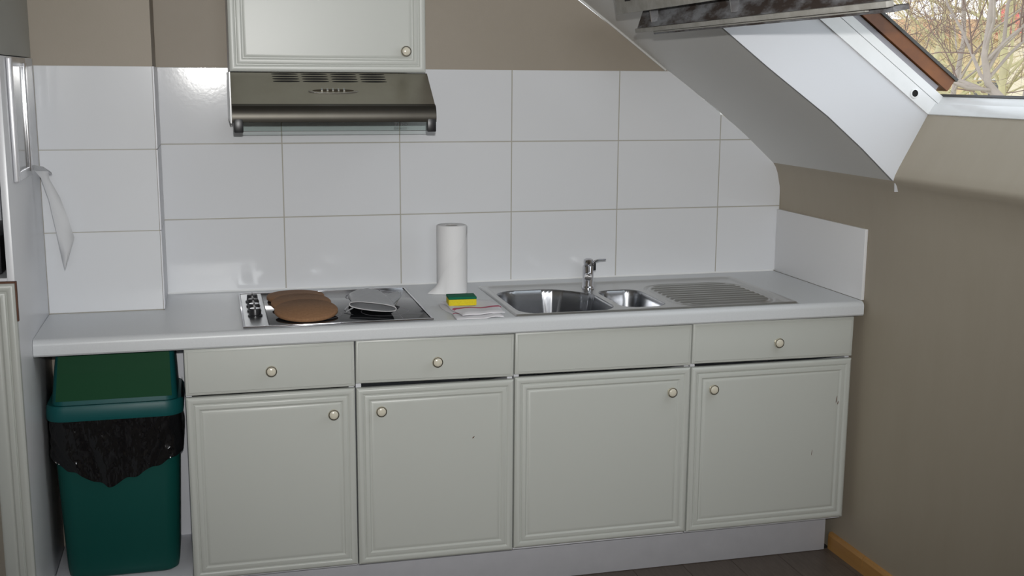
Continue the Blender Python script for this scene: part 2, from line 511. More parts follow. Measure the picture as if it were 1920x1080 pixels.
for yy, t in ((WY0, 0.012), (WY1, -0.012)):
    cheek = [KNEE, (1.823, 1.352), (1.836, 1.378), (SILL.x, SILL.y), pT, (pT[0] - 0.03, ZHEAD), (xh, ZHEAD), (1.0485, 1.9175), (1.19, 1.8150), (1.377, 1.6765), (1.5815, 1.5332), (1.7039, 1.4348)]
    extr('cheek', cheek, yy, yy + t, 'y', M['cheek'], win)
extr('head_lining', [(xh - 0.005, ZHEAD), (pT[0] + 0.02, ZHEAD), (pT[0] + 0.02, ZHEAD + 0.012), (xh - 0.005, ZHEAD + 0.012)], WY0, WY1, 'y', M['cheek'], win)
for sgn, yy in ((1, WY0), (-1, WY1)):
    slab('frame_side', -0.01, top_s + 0.04, 0.0, 0.044, yy - sgn * 0.006, yy + sgn * 0.05, M['white_frame'], win)
    slab('frame_side', -0.01, top_s + 0.04, 0.046, 0.072, yy - sgn * 0.006, yy + sgn * 0.05, M['white_frame'], win)
    slab('gasket', 0.03, top_s, 0.072, 0.088, yy - sgn * 0.004, yy + sgn * 0.05, M['grey_strip'], win)
    slab('wood_rail', 0.0, top_s, 0.091, 0.130, yy - sgn * 0.014, yy + sgn * 0.05, M['wood_brown'], win)
    slab('rail_cover', -0.005, top_s, 0.130, 0.139, yy - sgn * 0.020, yy + sgn * 0.06, M['dark_alu'], win)
    bm = bmesh.new()
    hx, hz = sn(0.085, 0.021)
    hy = yy - sgn * 0.006
    lathe(bm, [(0.0155, 0.0, 0), (0.0155, 0.0022, 0), (0.0105, 0.0032, 0), (0.0105, 0.0006, 1), (0.0, 0.0006, 1)], (hx, hy, hz), (0, -sgn, 0), 18)
    from_bm('pivot_socket', bm, [M['white_frame'], M['dark_hole']], win, 40)
slab('frame_sill', -0.045, 0.006, 0.0, 0.040, WY0 + 0.05, WY1 - 0.05, M['white_frame'], win, bev=0.002)
slab('frame_sill', -0.045, -0.002, 0.041, 0.072, WY0 + 0.05, WY1 - 0.05, M['white_frame'], win, bev=0.002)
slab('sill_cover', -0.055, 0.0, 0.072, 0.080, WY0 + 0.05, WY1 - 0.05, M['dark_alu'], win)
slab('frame_head', top_s, top_s + 0.06, 0.0, 0.139, WY0 + 0.05, WY1 - 0.05, M['white_frame'], win)
# the sash, swung about its middle so that its upper rail hangs into the room
PIV = SILL + D2 * (WLEN / 2) + N2 * 0.05
SA = math.radians(190.9)
SY0, SY1 = -0.862, -2.12
HL = 0.575
sash = bpy.data.objects.new('sash', None)
sash.location = (PIV.x, (SY0 + SY1) / 2, PIV.y)
link(sash, win)
sl = lambda nm, s0, s1, n0, n1, ya, yb, m, bev=0.0015: slab(nm, s0, s1, n0, n1, ya, yb, m, sash, PIV, SA, bev)
bm = bmesh.new()
prism(bm, [sn(HL - 0.004, -0.022, PIV, SA), sn(HL - 0.028, 0.022, PIV, SA), sn(HL - 0.10, 0.022, PIV, SA), sn(HL - 0.10, -0.022, PIV, SA)], SY0, SY1, 'y')
from_bm('top_rail', bm, M['sash_dark'], sash)
sl('rail_lip', HL - 0.012, HL + 0.004, -0.034, -0.0225, SY0, SY1, M['sash_grey'])
sl('rail_lip', HL - 0.055, HL - 0.022, -0.045, -0.0345, SY0 - 0.07, SY1 + 0.02, M['sash_dark'])
sl('rail_lip', HL - 0.05, HL - 0.014, -0.040, -0.0350, SY0 - 0.09, SY1 + 0.1, M['sash_grey'])
sl('vent_flap', HL - 0.09, HL + 0.045, 0.024, 0.085, SY0 + 0.012, SY1 - 0.01, M['sash_grey'])
sl('stile', -HL, HL - 0.10, -0.03, 0.03, SY0, SY0 - 0.06, M['sash_grey'])
sl('stile', -HL, HL - 0.10, -0.03, 0.03, SY1 + 0.06, SY1, M['sash_grey'])
sl('bottom_rail', -HL, -HL + 0.06, -0.03, 0.03, SY0 - 0.06, SY1 + 0.06, M['sash_grey'])
sl('pane', -HL + 0.06, HL - 0.10, -0.008, 0.008, SY0 - 0.06, SY1 + 0.06, M['glass'], 0)
sl('corner_block', HL - 0.045, HL - 0.004, -0.02, 0.022, SY1 + 0.002, SY1 - 0.03, M['sash_grey'])
for f in (0.105, 0.50, 0.88):
    yy = SY0 + (SY1 - SY0) * f
    sl('catch', HL - 0.018, HL + 0.004, -0.010, 0.020, yy, yy - 0.004, M['alu'], 0)
sl('flap_slot', HL + 0.043, HL + 0.0465, 0.056, 0.066, SY0 - 0.07, SY0 - 0.11, M['dark_hole'], 0)

# ------------------------------------------------------------------ cabinet fronts
def panel_front(bm, x0, x1, z0, z1, yf, rings, yb):
    """rectangular front built of mitred rings: rings=(inset, height behind the front plane)."""
    def R(i, dy): return [bm.verts.new((x, yf + dy, z)) for x, z in ((x0 + i, z0 + i), (x1 - i, z0 + i), (x1 - i, z1 - i), (x0 + i, z1 - i))]
    L = [[bm.verts.new((x, yb, z)) for x, z in ((x0, z0), (x1, z0), (x1, z1), (x0, z1))]]
    for i, dy in rings: L.append(R(i, dy))
    bm.faces.new(L[0][::-1]); bm.faces.new(L[-1])
    for A, B in zip(L, L[1:]):
        for k in range(4): bm.faces.new((A[k], A[(k + 1) % 4], B[(k + 1) % 4], B[k]))
    bmesh.ops.recalc_face_normals(bm, faces=bm.faces[:])
DOOR = [(0.0, 0.0075), (0.001, 0.0045), (0.004, 0.0018), (0.008, 0.0003), (0.012, 0.0), (0.016, 0.0006), (0.020, 0.0028), (0.0215, 0.0046), (0.0235, 0.0046), (0.0245, 0.0022), (0.027, 0.0012),
        (0.036, 0.0014), (0.0385, 0.003), (0.0405, 0.0046), (0.043, 0.0048), (0.047, 0.0030), (0.051, 0.0022), (0.054, 0.0021)]
DRAWER = [(0.0, 0.0065), (0.001, 0.0040), (0.004, 0.0022), (0.008, 0.0016), (0.0095, 0.0004), (0.012, 0.0)]
def spin(bm, cx, cz, deg):
    bmesh.ops.rotate(bm, verts=bm.verts[:], cent=(cx, 0, cz), matrix=Matrix.Rotation(math.radians(deg), 3, 'Y'))
def front(name, x0, x1, z0, z1, yf, kind, parent, tilt=0.0, th=0.019):
    bm = bmesh.new()
    panel_front(bm, x0, x1, z0, z1, yf, DOOR if kind == 'door' else DRAWER, yf + th)
    if tilt: spin(bm, (x0 + x1) / 2, (z0 + z1) / 2, tilt)
    return from_bm(name, bm, M['cream'], parent, 25)
def knob(x, z, yf, parent):
    bm = bmesh.new()
    lathe(bm, [(0.010, -0.001, 2), (0.010, 0.0015, 2), (0.0060, 0.004, 2), (0.0060, 0.010, 2), (0.0135, 0.0125, 2), (0.0166, 0.0155, 2), (0.0166, 0.0180, 2), (0.0156, 0.0196, 2), (0.0155, 0.0200, 2), (0.0153, 0.0190, 1), (0.0133, 0.0190, 1), (0.0130, 0.0206, 0), (0.0095, 0.0226, 0), (0.0, 0.0236, 0)], (x, yf, z), (0, -1, 0), 26)
    return from_bm('knob', bm, [M['knob_cream'], M['brass'], M['knob_rim']], parent, 50)

YF = -0.622                                    # front plane of doors
U = [-0.3339, 0.1587, 0.6508, 1.2418, 1.8228]
ZDB, ZDM, ZDT = 0.1635, 0.7265, 0.8685
info = [('cream base cabinet beside the green bin, drawer over a right-knobbed door', -0.0877, 0.0905, 0.0, 0.0, 0.0),
        ('cream base cabinet under the right half of the hob, gaping below its drawer', 0.4057, 0.2335, 0.75, 0.1, -0.0025),
        ('cream base cabinet under the sink bowls, blank drawer front without a knob', None, 1.1722, 0.35, 0.05, 0.0015),
        ('cream base cabinet beside the right wall, under the draining board', 1.5409, 1.3169, 0.45, 0.0, 0.0)]
for i in range(4):
    x0, x1 = U[i] + 0.0018, U[i + 1] - 0.0018
    lab, kd, kk, tl, tl2, dz = info[i]
    t = thing('base_cabinet', ((x0 + x1) / 2, -0.3, 0.15), lab, 'cabinet', 'cream base cabinets along the worktop')
    bm = bmesh.new()
    yb_, yf_ = -0.05, YF + 0.021
    c0, c1 = x0 + 0.001, x1 - 0.001
    bbox(bm, c0, c0 + 0.016, yf_, yb_, 0.155, 0.868)
    bbox(bm, c1 - 0.016, c1, yf_, yb_, 0.155, 0.868)
    bbox(bm, c0 + 0.016, c1 - 0.016, yf_, yb_, 0.155, 0.171)
    bbox(bm, c0 + 0.016, c1 - 0.016, yb_ - 0.006, yb_, 0.171, 0.868)
    from_bm('carcass', bm, M['carcass'], t)
    dr = front('drawer' if kd else 'drawer_front', x0, x1, ZDM + 0.004 + (0.004 if tl else 0), ZDT, YF, 'drawer', t, tl)
    do = front('door', x0, x1, ZDB + dz, ZDM - 0.002 + dz, YF, 'door', t, tl2)
    if kd: knob(kd, 0.795, YF, dr)
    knob(kk, 0.651, YF + 0.002, do)
    if i in (1, 3):                                    # small chips in the foil
        for (cx, cz, sx, sz) in {1: [(0.520, 0.545, 0.004, 0.0035)], 3: [(1.772, 0.585, 0.002, 0.012), (1.778, 0.573, 0.0015, 0.006), (1.690, 0.405, 0.0012, 0.010)]}[i]:
            bm = bmesh.new()
            prism(bm, [(cx - sx, cz - sz), (cx + sx * 0.4, cz - sz * 0.5), (cx + sx, cz + sz), (cx - sx * 0.2, cz + sz * 0.3)], YF + 0.0012, YF + 0.0028, 'y')
            from_bm('chip', bm, M['mdf'], do)

# plinth
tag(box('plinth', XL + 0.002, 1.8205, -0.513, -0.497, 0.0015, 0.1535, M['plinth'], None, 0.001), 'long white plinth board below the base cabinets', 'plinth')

# open bay for the bin
t = thing('open_bay', (-0.533, -0.43, 0.15), 'open white cabinet bay without a door, holding the green bin', 'cabinet')
box('base_board', XL + 0.001, U[0] - 0.001, -0.60, -0.262, 0.154, 0.170, M['carcass'], t, 0.001)
box('back_board', XL + 0.001, U[0] - 0.001, -0.2615, -0.2555, 0.154, 0.868, M['carcass'], t)

# ------------------------------------------------------------------ worktop
SX0, SX1, SY_F, SY_B = 0.653, 1.614, -0.6226, -0.101       # sink outline
TX1 = 1.8405
YC = -0.643
hx0, hx1, hy0, hy1 = SX0 + 0.014, SX1 - 0.014, SY_F + 0.014, SY_B - 0.014
xs = [XL + 0.001, XBOX + 0.001, hx0, hx1, TX1]
ys = [-0.615, hy0, YBOX - 0.001, hy1, -0.001]
ZB = 0.8735
keep = {}
for i in range(4):
    for j in range(4):
        k = True
        if i == 0 and j >= 2: k = False
        if i == 2 and j in (1, 2): k = False
        keep[i, j] = k
bm = bmesh.new()
vc = {}
def vt(x, y, z):
    key = (round(x, 5), round(y, 5), round(z, 5))
    if key not in vc: vc[key] = bm.verts.new((x, y, z))
    return vc[key]
for (i, j), k in keep.items():
    if not k: continue
    a, b, c, d = xs[i], xs[i + 1], ys[j], ys[j + 1]
    bm.faces.new((vt(a, c, ZC), vt(b, c, ZC), vt(b, d, ZC), vt(a, d, ZC)))
    bm.faces.new((vt(a, d, ZB), vt(b, d, ZB), vt(b, c, ZB), vt(a, c, ZB)))
    for di, dj, p, q in ((-1, 0, (a, d), (a, c)), (1, 0, (b, c), (b, d)), (0, 1, (b, d), (a, d))):
        if not keep.get((i + di, j + dj), False):
            bm.faces.new((vt(*p, ZB), vt(*q, ZB), vt(*q, ZC), vt(*p, ZC)))
    if j > 0 and not keep.get((i, j - 1), False):
        bm.faces.new((vt(a, c, ZB), vt(b, c, ZB), vt(b, c, ZC), vt(a, c, ZC)))
nose = [(-0.615, ZB), (YC + 0.004, ZB), (YC, ZB + 0.005), (YC, ZC - 0.017)]
for k in range(1, 7):
    a = math.radians(90 * k / 6)
    nose.append((YC + 0.017 - 0.017 * math.cos(a), ZC - 0.017 + 0.017 * math.sin(a)))
nose.append((-0.615, ZC))
P0 = [[vt(x, y, z) for y, z in nose] for x in xs]
for A, B in zip(P0, P0[1:]):
    for k in range(len(nose) - 1):
        bm.faces.new((A[k], B[k], B[k + 1], A[k + 1]))
bm.faces.new(P0[0]); bm.faces.new(P0[-1][::-1])
bmesh.ops.recalc_face_normals(bm, faces=bm.faces[:])
wt = tag(from_bm('worktop', bm, M['top'], None, 35), 'long pale grey laminate kitchen worktop with rounded front edge', 'worktop')
# silicone bead along the tiles
bm = bmesh.new()
prism(bm, [(-0.0005, ZC + 0.0002), (-0.007, ZC + 0.0002), (-0.003, ZC + 0.002), (-0.0005, ZC + 0.0055)], XBOX + 0.004, TX1 - 0.004, 'x')
from_bm('sealant', bm, M['white_frame'], wt)
# upstand board on the right wall
M['board'] = mat('white_board', (0.78, 0.78, 0.79), 0.4)
tag(box('side_splashback', 1.8415, XW - 0.0005, -0.621, -0.002, ZC + 0.0008, 1.159, M['board'], None, 0.001), 'plain white splashback board on the right wall at the worktop end', 'splashback')

# ------------------------------------------------------------------ sink (one height field cut into its parts)
def sdbox(x, y, x0, x1, y0, y1, r):
    cx, cy = (x0 + x1) / 2, (y0 + y1) / 2
    qx = abs(x - cx) - (x1 - x0) / 2 + r; qy = abs(y - cy) - (y1 - y0) / 2 + r
    return math.hypot(max(qx, 0), max(qy, 0)) + min(max(qx, qy), 0) - r
def sstep(a, b, t):
    t = max(0.0, min(1.0, (t - a) / (b - a)))
    return t * t * (3 - 2 * t)
def poly_sd(x, y, P):
    d = 1e9; ins = False
    for i in range(len(P)):
        ax_, ay_ = P[i]; bx_, by_ = P[i - 1]
        ex, ey = bx_ - ax_, by_ - ay_
        t = max(0, min(1, ((x - ax_) * ex + (y - ay_) * ey) / (ex * ex + ey * ey)))
        d = min(d, math.hypot(x - ax_ - t * ex, y - ay_ - t * ey))
        if (ay_ > y) != (by_ > y) and x < (bx_ - ax_) * (y - ay_) / (by_ - ay_) + ax_: ins = not ins
    return -d if ins else d
def bowl1(x, y):    # large bowl, its back right corner cut away for the tap
    d = sdbox(x, y, 0.682, 1.005, -0.592, -0.190, 0.085)
    c = ((x - 1.005) + (y + 0.190)) / math.sqrt(2) + 0.075
    return max(d, c) if not (d > -0.03 and c > -0.03) else max(d, c) + 0.25 * max(0, 0.03 - abs(d - c))
def bowl2(x, y): return sdbox(x, y, 1.030, 1.185, -0.560, -0.255, 0.055)
def drain(x, y): return sdbox(x, y, 1.212, 1.578, -0.592, -0.185, 0.10)
def field(x, y): return sdbox(x, y, SX0 + 0.016, SX1 - 0.016, SY_F + 0.010, SY_B - 0.016, 0.03)
ZR = ZC + 0.0055
def sink_z(x, y):
    z = ZR
    e = sdbox(x, y, SX0, SX1, SY_F, SY_B, 0.012)
    z -= 0.0045 * sstep(-0.006, 0.0, e)
    z -= 0.0060 * sstep(0.0, -0.018, field(x, y))
    d1 = bowl1(x, y)
    z -= 0.145 * sstep(0.0, -0.020, d1) + 0.02 * sstep(-0.02, -0.10, d1) if d1 < 0 else 0
    d2 = bowl2(x, y)
    z -= 0.10 * sstep(0.0, -0.018, d2) + 0.012 * sstep(-0.018, -0.07, d2) if d2 < 0 else 0
    dd = drain(x, y)
    if dd < 0.004:
        z -= 0.0040 * sstep(0.004, 0.0, dd) * sstep(-0.012, -0.006, dd) if dd > -0.012 else 0
        if dd < -0.016:
            ph = (y + 0.592) / 0.037
            rib = math.cos(2 * math.pi * ph)
            z += 0.0060 * sstep(-0.016, -0.024, dd) * max(0, rib) ** 0.8
            z -= 0.0012 * sstep(-0.016, -0.024, dd)
    return z
nx, ny = 330, 190
xg = [SX0 + (SX1 - SX0) * i / nx for i in range(nx + 1)]
yg = [SY_F + (SY_B - SY_F) * j / ny for j in range(ny + 1)]
HZ = [[sink_z(x, y) for y in yg] for x in xg]
parts = {'rim': [], 'main_bowl': [], 'half_bowl': [], 'draining_board': []}
for i in range(nx):
    for j in range(ny):
        x, y = (xg[i] + xg[i + 1]) / 2, (yg[j] + yg[j + 1]) / 2
        k = 'main_bowl' if bowl1(x, y) < 0.002 else 'half_bowl' if bowl2(x, y) < 0.002 else 'draining_board' if drain(x, y) < 0.006 else 'rim'
        parts[k].append((i, j))
sink = thing('kitchen_sink', ((SX0 + SX1) / 2, (SY_F + SY_B) / 2, ZC), 'stainless steel inset sink with one and a half bowls and ribbed drainer', 'sink')
for nm, cells in parts.items():
    idx = {}; vs = []; fs = []
    def vid(i, j):
        if (i, j) not in idx:
            idx[i, j] = len(vs); vs.append((xg[i], yg[j], HZ[i][j]))
        return idx[i, j]
    for i, j in cells:
        fs.append((vid(i, j), vid(i + 1, j), vid(i + 1, j + 1), vid(i, j + 1)))
    me = bpy.data.meshes.new(nm)
    me.from_pydata(vs, [], fs)
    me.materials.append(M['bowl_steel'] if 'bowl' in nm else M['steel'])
    me.polygons.foreach_set('use_smooth', [True] * len(me.polygons))
    link(bpy.data.objects.new(nm, me), sink)
bm = bmesh.new()
prism(bm, rrect(SX0, SX1, SY_F, SY_B, 0.012), ZC + 0.0001, ZC + 0.0012, 'z')
for f in [f for f in bm.faces if len(f.verts) > 4]: bm.faces.remove(f)
from_bm('edge_skirt', bm, M['steel'], sink)
bm = bmesh.new()
bbox(bm, 0.988, 0.9895, -0.502, -0.478, ZC - 0.042, ZC - 0.028)
from_bm('overflow_slot', bm, M['dark_hole'], sink)
for (dx, dy, dz, r) in ((0.84, -0.39, HZ[int((0.84 - SX0) / (SX1 - SX0) * nx)][int((-0.39 - SY_F) / (SY_B - SY_F) * ny)], 0.045), (1.107, -0.41, HZ[int((1.107 - SX0) / (SX1 - SX0) * nx)][int((-0.41 - SY_F) / (SY_B - SY_F) * ny)], 0.035)):
    bm = bmesh.new()
    lathe(bm, [(r, 0.0), (r * 0.95, 0.003), (r * 0.7, 0.001), (r * 0.25, 0.001), (r * 0.2, 0.006), (0, 0.007)], (dx, dy, dz), n=28)
    from_bm('waste_strainer', bm, M['chrome'], sink, 40)

# ------------------------------------------------------------------ tap
FX, FY = 1.0225, -0.208
tap = thing('mixer_tap', (FX, FY, ZC), 'chrome single-lever mixer tap standing behind the sink bowls', 'tap')
zb = max(sink_z(FX + a, FY + b) for a in (-0.022, 0, 0.022) for b in (-0.022, 0, 0.022)) + 0.0003
bm = bmesh.new()
lathe(bm, [(0, 0), (0.0225, 0.0), (0.0225, 0.005), (0.0205, 0.008), (0.0190, 0.011), (0.0190, 0.080), (0.0175, 0.082), (0.0, 0.082)], (FX, FY, zb), n=32)
from_bm('body', bm, M['chrome'], tap, 40)
bm = bmesh.new()
lathe(bm, [(0, 0.0822), (0.0160, 0.0822), (0.0165, 0.094), (0.016, 0.102), (0.010, 0.106), (0, 0.107)], (FX, FY, zb), n=32)
cap = from_bm('lever_cap', bm, M['chrome'], tap, 40)
bm = bmesh.new()
tube(bm, [(FX + 0.010, FY, zb + 0.084), (FX + 0.024, FY - 0.002, zb + 0.096), (FX + 0.038, FY - 0.004, zb + 0.1005), (FX + 0.062, FY - 0.006, zb + 0.1015)], [0.0055, 0.0045, 0.0032, 0.0028], 10)
from_bm('lever', bm, M['chrome'], cap, 50)
bm = bmesh.new()
bbox(bm, FX + 0.015, FX + 0.026, FY - 0.008, FY + 0.008, zb + 0.064, zb + 0.090, 0.002)
from_bm('lever_hinge', bm, M['black_plastic'], cap, 40)
bm = bmesh.new()
sd = Vector((-0.316, -0.949, 0))
tube(bm, [Vector((FX, FY, zb + 0.046)) + sd * a + Vector((0, 0, b)) for a, b in ((0.008, 0), (0.05, 0.006), (0.095, 0.010), (0.102, 0.010))], [0.0135, 0.0135, 0.013, 0.0115], 20)
from_bm('spout', bm, M['chrome'], tap, 50)

# ------------------------------------------------------------------ hob
HX0, HX1, HY0, HY1 = -0.163, 0.398, -0.6215, -0.081
hob = thing('hob', ((HX0 + HX1) / 2, (HY0 + HY1) / 2, ZC), 'black ceramic hob with steel frame and side control strip', 'hob')
zf = ZC + 0.0004
bm = bmesh.new()
w = 0.007
for a in ((HX0, HX1, HY0, HY0 + w), (HX0, HX1, HY1 - w, HY1), (HX0, HX0 + w, HY0 + w, HY1 - w), (HX1 - w, HX1, HY0 + w, HY1 - w)):
    bbox(bm, *a, zf, zf + 0.007, 0.0018)
from_bm('frame', bm, M['chrome'], hob, 40)
GX = -0.0875
box('control_strip', HX0 + w, GX - 0.003, HY0 + w, HY1 - w, zf, zf + 0.0055, M['hob_panel'], hob)
box('glass_plate', GX, HX1 - w - 0.003, HY0 + w + 0.004, HY1 - w - 0.004, zf, zf + 0.0058, M['hob_glass'], hob, 0.0008)
for i, (cx, cy, r) in enumerate(((0.045, -0.22, 0.072), (0.27, -0.22, 0.09), (0.045, -0.48, 0.09), (0.27, -0.48, 0.072))):
    bm = bmesh.new()
    lathe(bm, [(r, 0.0), (r, 0.0002), (r + 0.0015, 0.0002), (r + 0.0015, 0.0)], (cx, cy, zf + 0.00585), n=48)
    from_bm('cooking_zone', bm, M['grey_strip'], hob)
bm = bmesh.new()
bbox(bm, 0.306, 0.3075, HY0 + 0.02, HY1 - 0.02, zf + 0.0058, zf + 0.0062)
from_bm('zone_line', bm, M['grey_strip'], hob)
for i, y in enumerate((-0.235, -0.312, -0.389, -0.466)):
    bm = bmesh.new()
    lathe(bm, [(0.0215, 0.0, 0), (0.0215, 0.004, 0), (0.0180, 0.006, 0), (0.0165, 0.022, 0), (0.0155, 0.0245, 0), (0.0150, 0.0247, 0), (0.0, 0.0247, 1)], (-0.1225, y, zf + 0.0055), n=26)
    kb = from_bm('control_knob', bm, [M['black_plastic'], M['alu'] if i > 1 else M['black_plastic']], hob, 40)
    box('pointer', -0.1225 - 0.0022, -0.1225 + 0.0022, y - 0.013, y + 0.013, zf + 0.0302, zf + 0.0335, M['black_plastic'], kb, 0.0008)

# cork mats
def disc(name, c, r, th, tilt_x, tilt_y, label):
    bm = bmesh.new()
    lathe(bm, [(0, 0), (r - 0.002, 0), (r, 0.002), (r, th - 0.003), (r - 0.003, th), (0, th)], (0, 0, 0), n=64)
    o = from_bm(name, bm, M['cork'], None, 50)
    o.location = c
    o.rotation_euler = (math.radians(tilt_x), math.radians(tilt_y), 0)
    return tag(o, label, 'trivet', 'round cork trivets on the hob')
ZG = zf + 0.0066
disc('cork_trivet', (0.0165, -0.213, ZG), 0.093, 0.013, 0, 0, 'round cork trivet at the back of the hob, lowest of the overlapping three')
disc('cork_trivet', (0.0225, -0.372, ZG + 0.0094), 0.093, 0.012, 5.6, 0, 'middle one of three overlapping round cork trivets on the hob')
disc('cork_trivet', (0.0270, -0.507, ZG + 0.0125), 0.095, 0.012, 7.4, 0, 'front round cork trivet overlapping the others near the hob edge')

# oven mitt
mt = thing('oven_mitt', (0.235, -0.40, ZG), 'grey quilted oven mitt lying on the hob, open cuff towards the room', 'oven mitt')
outline_l = [(-0.505, 0.158), (-0.470, 0.166), (-0.43, 0.172), (-0.375, 0.173), (-0.325, 0.175), (-0.285, 0.183), (-0.25, 0.198), (-0.22, 0.221), (-0.205, 0.243)]
outline_r = [(-0.580, 0.290), (-0.53, 0.294), (-0.46, 0.297), (-0.40, 0.296), (-0.345, 0.293), (-0.295, 0.291), (-0.255, 0.285), (-0.22, 0.270), (-0.205, 0.252)]
def mitt_sec(k):
    h = [0.024, 0.025, 0.026, 0.027, 0.028, 0.028, 0.026, 0.020, 0.007][k]
    z0 = ZG + [0.017, 0.015, 0.012, 0.009, 0.007, 0.005, 0.004, 0.006, 0.010][k]
    return outline_l[k], outline_r[k], z0, h
def mitt_pt(t, j, sgn):
    (yl, xl), (yr, xr), z0, h = mitt_sec(j)
    u = 0.5 - 0.5 * math.cos(math.pi * t)
    a = math.sin(math.pi * t) ** 0.7
    puff = 0.0012 * math.sin(j * 1.9 + 0.6) * math.sin(t * 14) if 0 < j < 8 else 0
    return Vector((xl + (xr - xl) * u, yl + (yr - yl) * u, z0 + h / 2 + sgn * (h / 2 * a + puff) - (0.006 * (u - 0.3) if j < 2 else 0)))
def mitt_half(sgn):
    bm = bmesh.new()
    grid(bm, 17, 9, lambda i, j: mitt_pt(i / 16, j, sgn))
    return bm
from_bm('upper_layer', mitt_half(1), M['mitt_grey'], mt, 60)
from_bm('under_layer', mitt_half(-1), M['mitt_black'], mt, 60)
bm = bmesh.new()      # lining, collapsing upwards inside the cuff
grid(bm, 17, 5, lambda i, j: mitt_pt(i / 16, 0, -1).lerp(mitt_pt(i / 16, 2, 1), j / 4) + Vector((0, 0, 0.0012 if j < 4 else -0.001)))
from_bm('lining', bm, M['mitt_grey'], mt, 60)
bm = bmesh.new()
P = [mitt_pt(i / 16, 0, 1) for i in range(17)] + [mitt_pt(i / 16, 0, -1) for i in range(16, -1, -1)]
tube(bm, P, 0.0017, 6)
from_bm('cuff_binding', bm, M['mitt_trim'], mt, 60)
bm = bmesh.new()
TH = [((0.272, -0.455), 0.030, 0.018, 0.022), ((0.288, -0.415), 0.030, 0.018, 0.023), ((0.308, -0.372), 0.028, 0.017, 0.024), ((0.325, -0.335), 0.022, 0.015, 0.025), ((0.333, -0.315), 0.010, 0.008, 0.026)]
def fth(i, j):
    (cx, cy), rw_, rh, zz = TH[j]
    a = 2 * math.pi * i / 16
    return (cx + rw_ * math.cos(a) * 0.9, cy + rw_ * math.cos(a) * -0.35, ZG + zz - 0.004 + rh * math.sin(a) * 0.62)
V = grid(bm, 16, 5, fth, True)
bm.faces.new([V[i][4] for i in range(16)])
bmesh.ops.recalc_face_normals(bm, faces=bm.faces[:])
from_bm('thumb', bm, M['mitt_grey'], mt, 60)
bm = bmesh.new()
tube(bm, [(0.176, -0.45, ZG + 0.024), (0.160, -0.462, ZG + 0.018), (0.147, -0.47, ZG + 0.006), (0.150, -0.482, ZG + 0.0025), (0.172, -0.478, ZG + 0.014)], 0.0024, 6)
from_bm('hanging_loop', bm, M['mitt_grey'], mt, 60)

# ------------------------------------------------------------------ kitchen roll
RX, RY, RR, RH = 0.5445, -0.176, 0.0505, 0.232
kr = thing('kitchen_roll', (RX, RY, ZC), 'white kitchen paper roll standing upright beside the hob', 'paper roll')
bm = bmesh.new()
lathe(bm, [(0.02, 0.0005), (RR - 0.001, 0.0005), (RR, 0.002), (RR, RH - 0.002), (RR - 0.002, RH), (0.021, RH - 0.001), (0.021, 0.0005)], (RX, RY, ZC), n=48)
from_bm('paper', bm, M['paper'], kr, 50)
bm = bmesh.new()
lathe(bm, [(0.0208, 0.001), (0.0208, RH - 0.002), (0.0195, RH - 0.002), (0.0195, 0.001)], (RX, RY, ZC), n=28)
from_bm('core', bm, M['cardboard'], kr, 50)
bm = bmesh.new()
def fsheet(i, j):
    t = i / 40
    th = math.radians(-172 + t * 178)                      # from the left round the front to the right
    hz = 0.030 + (RH - 0.036) * min(1.0, (t / 0.92)) ** 1.05
    v = j / 12
    z = 0.001 + hz * v
    flare = 0.034 * max(0, 1 - t / 0.24) ** 1.3 * (1 - v) ** 1.2
    r = RR + 0.0030 + flare
    return (RX + r * math.cos(th), RY + r * math.sin(th), ZC + z)
grid(bm, 41, 13, fsheet)
from_bm('loose_sheet', bm, M['paper'], kr, 60)

